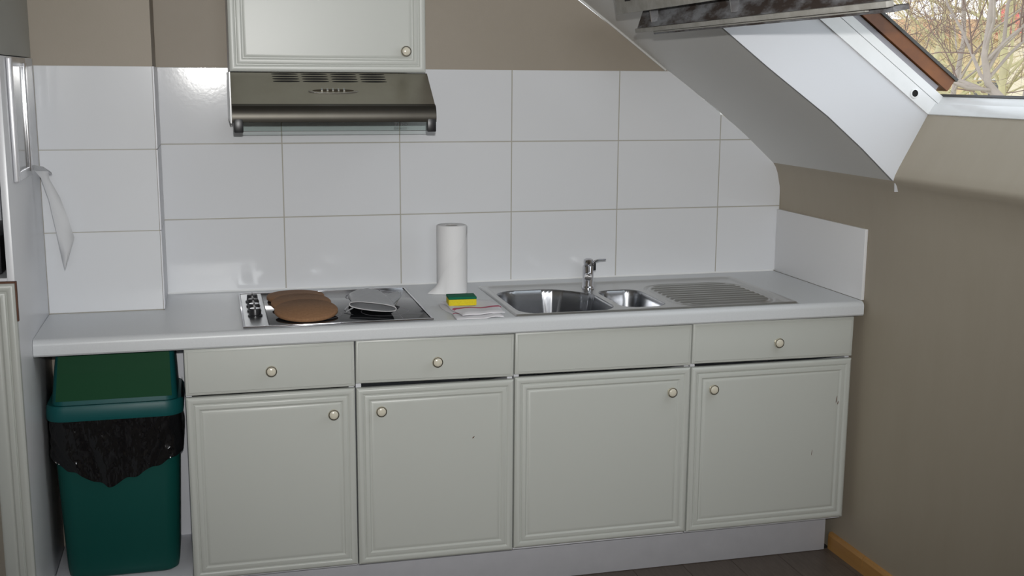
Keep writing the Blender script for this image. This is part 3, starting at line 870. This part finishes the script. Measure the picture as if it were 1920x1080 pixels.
# ------------------------------------------------------------------ tea towel and sponge
tw = thing('tea_towel', (0.54, -0.50, ZC), 'folded white tea towel with red stripes, lying by the sink', 'tea towel')
def towel(name, corners, z, th, m, seed, stripe=None, parent=tw):
    rnd = random.Random(seed)
    bm = bmesh.new()
    n_ = 22
    ph = [rnd.uniform(0, 6) for _ in range(4)]
    def pos(u, v):
        a, b, c, d = [Vector((p[0], p[1])) for p in corners]
        p = (a * (1 - u) + b * u) * (1 - v) + (d * (1 - u) + c * u) * v
        e = 0.004 * math.sin(9 * v + ph[0]) * (abs(u - 0.5) * 2) ** 3 * (1 if u > 0.5 else -1)
        e2 = 0.0035 * math.sin(8 * u + ph[1]) * (abs(v - 0.5) * 2) ** 3 * (1 if v > 0.5 else -1)
        h = 0.0012 * math.sin(7 * u + 5 * v + ph[2]) + 0.001 * math.sin(13 * u - 6 * v + ph[3])
        edge = min(u, 1 - u, v, 1 - v)
        top = th * (1 - max(0, 1 - edge / 0.05) ** 2 * 0.75)
        return p.x + e, p.y + e2, h + 0.0022, top
    top = [[None] * (n_ + 1) for _ in range(n_ + 1)]
    bot = [[None] * (n_ + 1) for _ in range(n_ + 1)]
    for i in range(n_ + 1):
        for j in range(n_ + 1):
            x, y, h, t_ = pos(i / n_, j / n_)
            top[i][j] = bm.verts.new((x, y, z + h + t_))
            bot[i][j] = bm.verts.new((x, y, z + max(h - 0.0022, -0.0003) + 0.0004))
    for i in range(n_):
        for j in range(n_):
            f = bm.faces.new((top[i][j], top[i + 1][j], top[i + 1][j + 1], top[i][j + 1]))
            if stripe and stripe(i / n_, j / n_): f.material_index = 1
            bm.faces.new((bot[i][j], bot[i][j + 1], bot[i + 1][j + 1], bot[i + 1][j]))
    for k in range(n_):
        bm.faces.new((top[k][0], bot[k][0], bot[k + 1][0], top[k + 1][0]))
        bm.faces.new((top[k + 1][n_], bot[k + 1][n_], bot[k][n_], top[k][n_]))
        f1 = bm.faces.new((top[0][k + 1], bot[0][k + 1], bot[0][k], top[0][k]))
        f2 = bm.faces.new((top[n_][k], bot[n_][k], bot[n_][k + 1], top[n_][k + 1]))
    return from_bm(name, bm, [m, M['red_stripe']], parent, 60)
towel('lower_fold', [(0.470, -0.632), (0.612, -0.622), (0.640, -0.405), (0.455, -0.385)], ZC + 0.0003, 0.004, M['cloth'], 3, lambda u, v: u < 0.16 and 0.24 < v < 0.31)
towel('upper_fold', [(0.486, -0.615), (0.628, -0.596), (0.630, -0.400), (0.462, -0.395)], ZC + 0.0085, 0.005, M['cloth'], 5, lambda u, v: 0.28 < v < 0.37)
sp = thing('sponge', (0.52, -0.46, ZC + 0.015), 'yellow kitchen sponge with green scouring top on the tea towel', 'sponge')
bm = bmesh.new()
bbox(bm, -0.044, 0.044, -0.032, 0.032, 0.0, 0.020, 0.002)
bmesh.ops.rotate(bm, verts=bm.verts[:], cent=(0, 0, 0), matrix=Matrix.Rotation(math.radians(-4), 3, 'Z'))
bmesh.ops.translate(bm, verts=bm.verts[:], vec=(0.516, -0.465, ZC + 0.0162))
from_bm('foam', bm, M['sponge'], sp, 40)
bm = bmesh.new()
bbox(bm, -0.0445, 0.0445, -0.0325, 0.0325, 0.0, 0.0075, 0.0015)
bmesh.ops.rotate(bm, verts=bm.verts[:], cent=(0, 0, 0), matrix=Matrix.Rotation(math.radians(-4), 3, 'Z'))
bmesh.ops.translate(bm, verts=bm.verts[:], vec=(0.516, -0.465, ZC + 0.0363))
from_bm('scouring_pad', bm, M['scourer'], sp, 40)

# ------------------------------------------------------------------ wall cabinet and hood
WX0, WX1, WZ, WYF = -0.170, 0.429, 1.656, -0.350
wc = thing('wall_cabinet', ((WX0 + WX1) / 2, -0.17, WZ), 'cream wall cabinet with one knob mounted above the cooker hood', 'cabinet')
bm = bmesh.new()
bbox(bm, WX0 + 0.001, WX1 - 0.001, WYF + 0.020, 0.004, WZ + 0.002, 2.20)
from_bm('carcass', bm, M['carcass'], wc)
wd = front('door', WX0, WX1, WZ, 2.20, WYF, 'door', wc)
knob(0.3645, 1.7215, WYF + 0.002, wd)

HD0, HD1 = -0.170, 0.4325
hood = thing('cooker_hood', ((HD0 + HD1) / 2, -0.25, 1.50), 'dull stainless steel cooker hood under the wall cabinet', 'cooker hood')
prof = [(0.0, 1.6545), (-0.345, 1.6545), (-0.474, 1.563)]
for k in range(1, 8):
    a = math.radians(35 + 75 * k / 7)
    prof.append((-0.456 - 0.046 * math.sin(a) - 0.0005, 1.5255 + 0.046 * math.cos(a)))
prof += [(-0.494, 1.5175), (-0.47, 1.514), (0.0, 1.514)]
bm = bmesh.new()
prism(bm, [p for p in prof], HD0, HD1, 'x')
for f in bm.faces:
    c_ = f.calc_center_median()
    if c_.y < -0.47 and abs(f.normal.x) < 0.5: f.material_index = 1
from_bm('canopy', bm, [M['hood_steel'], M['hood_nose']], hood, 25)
box('side_plate', HD0 - 0.0035, HD0 - 0.0002, -0.44, -0.002, 1.505, 1.655, M['white_frame'], hood)
# vent slots and switches lie on the sloping face
A0 = Vector((0, -0.345, 1.6545)); A1 = Vector((0, -0.474, 1.563))
tdir = (A1 - A0).normalized(); ndir = Vector((0, tdir.z, -tdir.y))
if ndir.y > 0: ndir = -ndir
def on_slope(x, s, h): return Vector((x, 0, 0)) + A0 + tdir * s + ndir * h
def slope_plate(name, outline, h0, h1, m, parent):
    bm = bmesh.new()
    a = [bm.verts.new(on_slope(x, s, h0)) for x, s in outline]; b = [bm.verts.new(on_slope(x, s, h1)) for x, s in outline]
    n_ = len(outline)
    bm.faces.new(a[::-1]); bm.faces.new(b)
    for k in range(n_): bm.faces.new((a[k], a[(k + 1) % n_], b[(k + 1) % n_], b[k]))
    bmesh.ops.recalc_face_normals(bm, faces=bm.faces[:])
    return from_bm(name, bm, m, parent)
def lens(cx, cs, w_, h_, n_=20, pw_=1.0):
    return [(cx + w_ / 2 * math.cos(2 * math.pi * k / n_), cs + h_ / 2 * math.copysign(abs(math.sin(2 * math.pi * k / n_)) ** pw_, math.sin(2 * math.pi * k / n_))) for k in range(n_)]
for gidx in range(4):
    cx = -0.008 + gidx * 0.0885
    for r in range(4):
        slope_plate('vent_slot', lens(cx + r * 0.0012, 0.008 + r * 0.0125, 0.080, 0.0075), -0.001, 0.0004, M['dark_hole'], hood)
sw = slope_plate('switch_panel', lens(0.1315, 0.094, 0.150, 0.022, 28), -0.001, 0.0006, M['black_plastic'], hood)
sw.data.materials[0] = M['hood_steel']
slope_plate('switch_recess', lens(0.1315, 0.0925, 0.125, 0.014, 28), 0.0, 0.0009, mat('dark_bronze', (0.07, 0.055, 0.038), 0.4, metal=0.7), sw)
bm = bmesh.new()
tube(bm, [on_slope(0.1315 + 0.074 * math.cos(a), 0.0945 + 0.0115 * math.sin(a), 0.001) for a in (math.radians(8 + 164 * k / 20) for k in range(21))], 0.0012, 6)
from_bm('switch_bezel', bm, M['alu'], sw, 50)
for k in range(5):
    x = 0.0975 + k * 0.0165
    slope_plate('button', [(x - 0.0025, 0.085), (x + 0.0025, 0.085), (x + 0.0025, 0.097), (x - 0.0025, 0.097)], 0.0008, 0.004, M['hob_panel'], sw)
# glass visor with black end caps
vis = box('visor', HD0 + 0.030, HD1 - 0.026, -0.494, -0.490, 1.4835, 1.516, M['visor_glass'], hood)
box('visor_edge', HD0 + 0.030, HD1 - 0.026, -0.4945, -0.4895, 1.4828, 1.4845, M['dark_alu'], vis)
for xa, xb in ((HD0 + 0.004, HD0 + 0.031), (HD1 - 0.028, HD1 - 0.001)):
    box('end_cap', xa, xb, -0.502, -0.476, 1.480, 1.522, M['black_plastic'], hood, 0.003)
# printed lettering on the visor
def lettering(txt, size, loc, m, parent, sx=1.0):
    cu_ = bpy.data.curves.new('lettering', 'FONT')
    cu_.body = txt; cu_.size = size; cu_.align_x = 'LEFT'; cu_.extrude = 0.0; cu_.space_character = 1.08
    o = bpy.data.objects.new('tmp_text', cu_)
    COL.objects.link(o)
    dg = bpy.context.evaluated_depsgraph_get()
    me = bpy.data.meshes.new_from_object(o.evaluated_get(dg))
    bpy.data.objects.remove(o)
    me.transform(Matrix.Translation(loc) @ Matrix.Rotation(math.radians(90), 4, 'X') @ Matrix.Diagonal((sx, 1, 1, 1)))
    me.name = 'lettering'
    me.materials.clear(); me.materials.append(m)
    return link(bpy.data.objects.new('lettering', me), parent)
lettering('BEKO', 0.0105, (0.305, -0.4943, 1.4985), M['ink'], vis, 1.42)

# ------------------------------------------------------------------ bin
bn = thing('waste_bin', (-0.533, -0.43, 0.172), 'green swing-top waste bin with a black bag under its rim', 'bin')
by0, by1 = -0.572, -0.300
bm = bmesh.new()
loft(bm, [(0.1712, -0.682, -0.385, by0 + 0.030, by1 - 0.03, 0.035), (0.178, -0.690, -0.376, by0 + 0.022, by1 - 0.02, 0.040), (0.20, -0.693, -0.372, by0 + 0.018, by1 - 0.018, 0.042), (0.45, -0.703, -0.362, by0 + 0.010, by1 - 0.01, 0.045), (0.668, -0.711, -0.354, by0 + 0.004, by1, 0.048)], True, False)
from_bm('body', bm, M['bin_teal'], bn, 40)
bm = bmesh.new()
loft(bm, [(0.664, -0.716, -0.349, by0, by1 + 0.004, 0.050), (0.664, -0.723, -0.3425, by0 - 0.006, by1 + 0.01, 0.052), (0.672, -0.725, -0.341, by0 - 0.008, by1 + 0.011, 0.053), (0.702, -0.723, -0.342, by0 - 0.006, by1 + 0.01, 0.052), (0.709, -0.719, -0.346, by0 - 0.003, by1 + 0.006, 0.050), (0.709, -0.700, -0.362, by0 + 0.012, by1 - 0.01, 0.045)], False, True)
from_bm('rim', bm, M['bin_rim'], bn, 40)
bm = bmesh.new()
loft(bm, [(0.7095, -0.706, -0.357, by0 + 0.006, by1 - 0.01, 0.035), (0.80, -0.697, -0.360, by0 + 0.020, by1 - 0.03, 0.033), (0.850, -0.690, -0.362, by0 + 0.030, by1 - 0.045, 0.030), (0.866, -0.672, -0.378, by0 + 0.05, by1 - 0.06, 0.022)], True, True)
lid = from_bm('lid', bm, M['bin_rim'], bn, 40)
bm = bmesh.new()
fx = lambda z: ((-0.692 + (z - 0.72) * 0.09), (-0.372 - (z - 0.72) * 0.02))
ya, yb2 = by0 + 0.0085, by0 + 0.0285
q = [(fx(0.722)[0], by0 + 0.0062, 0.722), (fx(0.722)[1], by0 + 0.0062, 0.722), (fx(0.80)[1], by0 + 0.0180, 0.80), (fx(0.85)[1], by0 + 0.0280, 0.850), (fx(0.85)[0], by0 + 0.0280, 0.850), (fx(0.80)[0], by0 + 0.0180, 0.80)]
vf = [bm.verts.new(p) for p in q]; vb = [bm.verts.new((p[0], p[1] + 0.01, p[2])) for p in q]
for a in ((0, 1, 2, 5), (5, 2, 3, 4)): bm.faces.new([vf[i] for i in a])
for k in range(6): bm.faces.new((vf[k], vb[k], vb[(k + 1) % 6], vf[(k + 1) % 6]))
bmesh.ops.recalc_face_normals(bm, faces=bm.faces[:])
from_bm('swing_flap', bm, M['bin_flap'], lid)
# black bag folded over under the rim
bm = bmesh.new()
ring = rrect(-0.713, -0.352, by0 + 0.002, by1 + 0.004, 0.048, 10)
dense = []
for a, b in zip(ring, ring[1:] + ring[:1]):
    L = math.hypot(b[0] - a[0], b[1] - a[1]); k = max(1, int(L / 0.0045))
    for i in range(k): dense.append((a[0] + (b[0] - a[0]) * i / k, a[1] + (b[1] - a[1]) * i / k))
cxm, cym = -0.5325, -0.436
def low(x, y):
    if y < -0.52:
        u = (x + 0.713) / 0.361
        v = 0.463 + (0.55 - 0.463) * (abs(u - 0.43) / (0.43 if u < 0.43 else 0.57)) ** 1.05
        return v + 0.004 * math.sin(u * 37)
    return 0.552 + 0.006 * math.sin(x * 70 + y * 55)
NR = 22
def fbag(i, j):
    x, y = dense[i]
    v = j / (NR - 1)
    zt_, zl = 0.672, low(x, y)
    z = zt_ + (zl - zt_) * v
    dx, dy = x - cxm, y - cym
    L = math.hypot(dx, dy)
    u = (x + 0.713) / 0.361
    k = u - 0.43
    fold = 0.0030 * math.sin(17 * k / (1.15 - 0.55 * v) + 1.3) + 0.0016 * math.sin(39 * k / (1.2 - 0.6 * v) - 5 * v) + 0.0007 * math.sin(23 * v + 31 * u)
    o = 0.003 + 0.006 * v + fold * min(1, v * 1.6 + 0.1)
    if x > -0.37: o = min(o, 0.004 + 0.4 * fold + 0.003)
    if x < -0.70: o = min(o, 0.008)
    o = max(o, 0.0015)
    return (x + dx / L * o * 1.0, y + dy / L * o * 1.3, z)
grid(bm, len(dense), NR, fbag, True)
from_bm('bin_bag', bm, M['bag'], bn, 80)
bm = bmesh.new()
def fb2(i, j):
    u = i / 12; v = j / 10
    return (-0.3465 + 0.006 * math.sin(3.1 * u) * (1 - v * 0.5), by0 + 0.03 + 0.09 * u, 0.672 + 0.088 * math.sin(math.pi * v * 0.5) * (0.35 + 0.65 * math.sin(math.pi * (0.12 + 0.76 * u))))
grid(bm, 13, 11, fb2)
from_bm('bag_bulge', bm, M['bag'], bn, 80)

# ------------------------------------------------------------------ tall cabinet at left
tc_ = thing('tall_cabinet', (-1.03, -0.56, 0.0), 'tall white cabinet at the left edge with panelled door below an open niche', 'cabinet')
YT = -0.851
box('side_panel', XL - 0.018, XL, YT, YBOX - 0.001, 0.001, 1.690, M['side_panel'], tc_, 0.001)
box('side_panel', -1.345, -1.327, YT, YBOX - 0.001, 0.001, 1.690, M['side_panel'], tc_, 0.001)
box('top_board', -1.327, XL - 0.018, YT, YBOX - 0.001, 1.672, 1.690, M['side_panel'], tc_)
box('niche_shelf', -1.327, XL - 0.018, YT, YBOX - 0.001, 1.114, 1.132, M['side_panel'], tc_)
box('back_board', -1.327, XL - 0.018, YBOX - 0.008, YBOX - 0.001, 0.05, 1.672, M['carcass'], tc_)
td = front('door', -1.335, XL + 0.002, 0.10, 1.121, YT - 0.021, 'door', tc_)
box('bare_edge', -1.33, XL + 0.003, YT - 0.0175, YT - 0.003, 1.1212, 1.1248, M['mdf'], td)
box('bare_edge', XL + 0.0022, XL + 0.0052, YT - 0.0175, YT - 0.003, 1.022, 1.1248, M['mdf'], td)
ap = thing('small_oven', (-1.03, -0.58, 1.1325), 'black appliance standing in the niche of the tall cabinet', 'oven')
box('casing', -1.28, -0.768, -0.80, -0.42, 1.1335, 1.232, M['black_plastic'], ap, 0.006)
box('front_glass', -1.26, -0.79, -0.8045, -0.8005, 1.15, 1.222, M['hob_glass'], ap)

# chrome framed panel on the side of the tall cabinet
cf_ = thing('framed_panel', (XL, -0.565, 1.525), 'chrome-framed grey panel fixed high on the tall cabinet side', 'wall fitting')
xa, xb = XL + 0.0008, XL + 0.012
ya0, ya1, za0, za1 = -0.762, -0.478, 1.366, 1.688
box('frame_bar', xa, xb + 0.002, ya0, ya0 + 0.030, za0, za1, mat('satin_silver', (0.82, 0.82, 0.85), 0.38, metal=0.55), cf_, 0.005, 3)
box('frame_bar', xa, xb, ya1 - 0.040, ya1, za0 + 0.012, za1 - 0.012, M['alu'], cf_, 0.003, 3)
box('frame_bar', xa, xb - 0.003, ya0 + 0.0295, ya1, za0, za0 + 0.024, M['alu'], cf_, 0.002)
box('frame_bar', xa, xb - 0.003, ya0 + 0.0295, ya1, za1 - 0.024, za1, M['alu'], cf_, 0.002)
box('glass_panel', xa, xa + 0.004, ya0 + 0.028, ya1 - 0.038, za0 + 0.02, za1 - 0.02, M['mirror'], cf_)
# torn strip of paper hanging from it
bm = bmesh.new()
left_ = [(-0.7200, 1.374), (-0.7065, 1.352), (-0.690, 1.29), (-0.676, 1.20), (-0.664, 1.12), (-0.6575, 1.088)]
right_ = [(-0.6850, 1.372), (-0.6850, 1.350), (-0.660, 1.295), (-0.640, 1.225), (-0.6275, 1.178), (-0.6555, 1.089)]
F = []; B = []
for k in range(6):
    t = k / 5
    yy = -0.455 + 0.015 * math.sin(3.0 * t)
    F.append((bm.verts.new((left_[k][0], yy, left_[k][1])), bm.verts.new(((left_[k][0] + right_[k][0]) / 2, yy - 0.004, (left_[k][1] + right_[k][1]) / 2)), bm.verts.new((right_[k][0], yy + 0.006, right_[k][1]))))
    B.append(tuple(bm.verts.new((v.co.x, v.co.y + 0.0007, v.co.z)) for v in F[-1]))
for k in range(5):
    for c in range(2):
        bm.faces.new((F[k][c], F[k][c + 1], F[k + 1][c + 1], F[k + 1][c]))
        bm.faces.new((B[k][c], B[k + 1][c], B[k + 1][c + 1], B[k][c + 1]))
    bm.faces.new((F[k][0], F[k + 1][0], B[k + 1][0], B[k][0])); bm.faces.new((F[k][2], B[k][2], B[k + 1][2], F[k + 1][2]))
bmesh.ops.recalc_face_normals(bm, faces=bm.faces[:])
st = tag(from_bm('torn_paper_strip', bm, M['tape'], None, 60), 'torn strip of white paper hanging from the chrome-framed panel', 'paper strip')
bm = bmesh.new()
for a, b, c in (((-0.7290, -0.445, 1.384), (-0.700, -0.44, 1.376), (-0.680, -0.43, 1.365)),):
    pts = [(a, 0.007), (b, 0.009), (c, 0.003)]
    v = [(bm.verts.new((p[0], p[1], p[2] + w_)), bm.verts.new((p[0] + 0.004, p[1] - 0.012, p[2] - w_))) for p, w_ in pts]
    for k in range(2): bm.faces.new((v[k][0], v[k + 1][0], v[k + 1][1], v[k][1]))
bmesh.ops.solidify(bm, geom=bm.faces[:], thickness=0.0006)
from_bm('torn_end', bm, M['tape'], st)

# ------------------------------------------------------------------ outside
GZ = -5.5
og = box('ground', 3.0, 70, -25, 70, GZ - 0.2, GZ, M['lawn'])
struct(og, 'pale lawn far below the roof window')
def toward(az, dist):
    """plan point at a compass bearing (degrees from +y towards +x) and distance from the kitchen."""
    a = math.radians(az)
    return Vector((CAM.x + dist * math.sin(a), CAM.y + dist * math.cos(a), 0))
def house(c, rot, w_, dpt, eave, ridge, mw, mr, label, nwin):
    t = thing('house', (c.x, c.y, GZ), label, 'house')
    R_ = Matrix.Translation((c.x, c.y, 0)) @ Matrix.Rotation(rot, 4, 'Z')
    def put(nm, bm, m, par=t):
        bmesh.ops.transform(bm, matrix=R_, verts=bm.verts[:])
        return from_bm(nm, bm, m, par)
    bm = bmesh.new(); bbox(bm, -w_ / 2, w_ / 2, -dpt / 2, dpt / 2, GZ, eave)
    put('wall', bm, mw)
    bm = bmesh.new(); prism(bm, [(-dpt / 2 - 0.3, eave), (dpt / 2 + 0.3, eave), (0, ridge)], -w_ / 2 - 0.3, w_ / 2 + 0.3, 'x')
    put('roof', bm, mr)
    for k in range(nwin):
        x = -w_ / 2 + w_ * (k + 0.5) / nwin
        for zz in (eave - 1.9, eave - 4.6):
            bm = bmesh.new(); bbox(bm, x - 0.5, x + 0.5, -dpt / 2 - 0.04, -dpt / 2 + 0.05, zz - 0.6, zz + 0.7)
            wo = put('window', bm, M['white_frame'])
            bm = bmesh.new(); bbox(bm, x - 0.42, x + 0.42, -dpt / 2 - 0.05, -dpt / 2 - 0.035, zz - 0.52, zz + 0.62)
            put('pane', bm, M['house_glass'], wo)
house(toward(30.5, 44), -math.radians(30), 11.4, 7, 2.95, 3.75, M['house_cream'], M['roof_orange'], 'cream house with orange-brown roof behind the bare trees', 4)
house(toward(41.6, 36), -math.radians(40), 5.2, 6, 2.85, 3.75, M['house_pale'], M['roof_red'], 'pale house with red roof at the right edge of the window view', 2)
house(toward(38.0, 62), -math.radians(36), 16, 8, 3.4, 4.4, M['house_pale'], M['roof_orange'], 'far pale house in the middle distance between cream and red-roofed houses', 5)

class Tree:
    def __init__(self, seed): self.r = random.Random(seed); self.big = bmesh.new(); self.small = bmesh.new()
    def limb(self, pts, rr, depth):
        if min(p.x for p in pts) < 3.4: return False          # keep clear of the roof
        tube(self.big if depth >= 3 else self.small, pts, rr, 8 if depth >= 3 else 4 if depth >= 2 else 3, False)
        return True
    def kids(self, pts, dv, L, rad, depth, n_kids, lo, ratio):
        r = self.r; n_ = len(pts) - 1
        for k in range(n_kids):
            f = r.uniform(lo, 1.0)
            i = min(int(f * n_), n_ - 1)
            q = pts[i].lerp(pts[i + 1], f * n_ - i)
            d0 = (pts[i + 1] - pts[i]).normalized()
            side = d0.orthogonal().normalized()
            side.rotate(Matrix.Rotation(r.uniform(0, 6.283), 3, d0))
            nd = (d0 * r.uniform(0.35, 0.9) + side * r.uniform(0.5, 1.0) + Vector((0, 0, 0.12))).normalized()
            self.grow(q, nd, L * r.uniform(*ratio), rad * (1 - 0.5 * f) * r.uniform(0.35, 0.6), depth - 1)
    def grow(self, p, d, L, rad, depth):
        r = self.r
        n_ = 5 if depth > 1 else 3
        pts = [Vector(p)]; dv = Vector(d).normalized()
        for k in range(n_):
            dv = (dv + Vector((r.gauss(0, 0.17), r.gauss(0, 0.17), r.gauss(0.03, 0.14)))).normalized()
            pts.append(pts[-1] + dv * L / n_)
        rad = max(rad, 0.0024)
        if not self.limb(pts, [rad * (1 - 0.5 * k / n_) for k in range(n_ + 1)], depth): return
        if depth: self.kids(pts, dv, L, rad, depth, {3: 5, 2: 5, 1: 4}[depth], 0.2, (0.5, 0.72))
def tree(c, path, rad, seed, mb, ms, label, kids=13, spread=2.4):
    """path: trunk points relative to the foot."""
    t = thing('bare_tree', (c[0], c[1], GZ), label, 'tree', 'bare trees outside the roof window')
    T = Tree(seed)
    pts = [Vector((c[0] + a, c[1] + b, GZ - 0.02 + z)) for a, b, z in path]
    n_ = len(pts) - 1
    T.limb(pts, [rad * (1 - 0.62 * k / n_) for k in range(n_ + 1)], 5)
    T.kids(pts[1:], Vector((0, 0, 1)), spread, rad * 0.9, 4, kids, 0.25, (0.6, 1.0))
    from_bm('trunk', T.big, mb, t, 60)
    from_bm('twigs', T.small, ms, t, 60)['kind'] = 'stuff'
H = -GZ
tree((6.95, 4.95), [(0, 0, 0), (-0.02, 0.05, 4.5), (-0.12, 0.13, 6.77), (-0.22, 0.21, 6.99), (-0.33, 0.29, 7.14), (-0.37, 0.32, 7.39), (-0.35, 0.31, 7.67), (-0.33, 0.30, 8.3), (-0.25, 0.4, 9.6)], 0.048, 11, M['bark'], M['twig'], 'nearest bare grey tree, its bent trunk right of the middle of the window view', 12, 1.9)
c = toward(35.2, 14.0); tree(c, [(0, 0, 0), (0.05, 0, 4), (-0.05, 0.05, 6.5), (0.08, 0.0, 7.6), (0.02, 0.05, 8.6), (0.1, 0, 10)], 0.042, 23, M['bark'], M['twig'], 'slender bare tree left of the nearest trunk in the window view', 12, 2.2)
c = toward(33.6, 18.0); tree(c, [(0, 0, 0), (0.1, 0, 4), (0.1, 0.05, 6.5), (0.35, 0.0, 7.8), (0.5, 0.05, 9), (0.6, 0, 10)], 0.065, 37, M['bark_green'], M['twig'], 'mossy bare tree nearest to the brown window rail', 13, 2.8)
c = toward(37.4, 16.0); tree(c, [(0, 0, 0), (-0.1, 0, 4), (0.0, 0.05, 6.5), (-0.08, 0.0, 7.6), (0.02, 0.05, 8.8), (0.1, 0, 10)], 0.07, 41, M['bark_green'], M['twig_pale'], 'mossy bare tree close behind and right of the nearest trunk', 13, 2.8)
c = toward(36.0, 23.0); tree(c, [(0, 0, 0), (-0.1, 0, 4), (0.2, 0.05, 6.5), (0.3, 0.0, 7.8), (0.25, 0.05, 9)], 0.085, 53, M['bark_green'], M['twig_pale'], 'pale bare tree far behind the slender one', 13, 3.2)
c = toward(38.4, 21.0); tree(c, [(0, 0, 0), (0.1, 0, 4), (-0.1, 0.05, 6.5), (0.05, 0.0, 7.8), (0.0, 0.05, 9), (0.1, 0, 10)], 0.08, 67, M['bark'], M['twig_pale'], 'pale bare tree at the right edge in front of the red roof', 13, 3.0)
c = toward(34.6, 27.0); tree(c, [(0, 0, 0), (0.1, 0, 4), (0.3, 0.05, 6.0), (0.2, 0.0, 7.2), (0.3, 0.05, 8)], 0.085, 71, M['bark_green'], M['twig_pale'], 'low pale bare tree standing before the cream house', 13, 3.4)
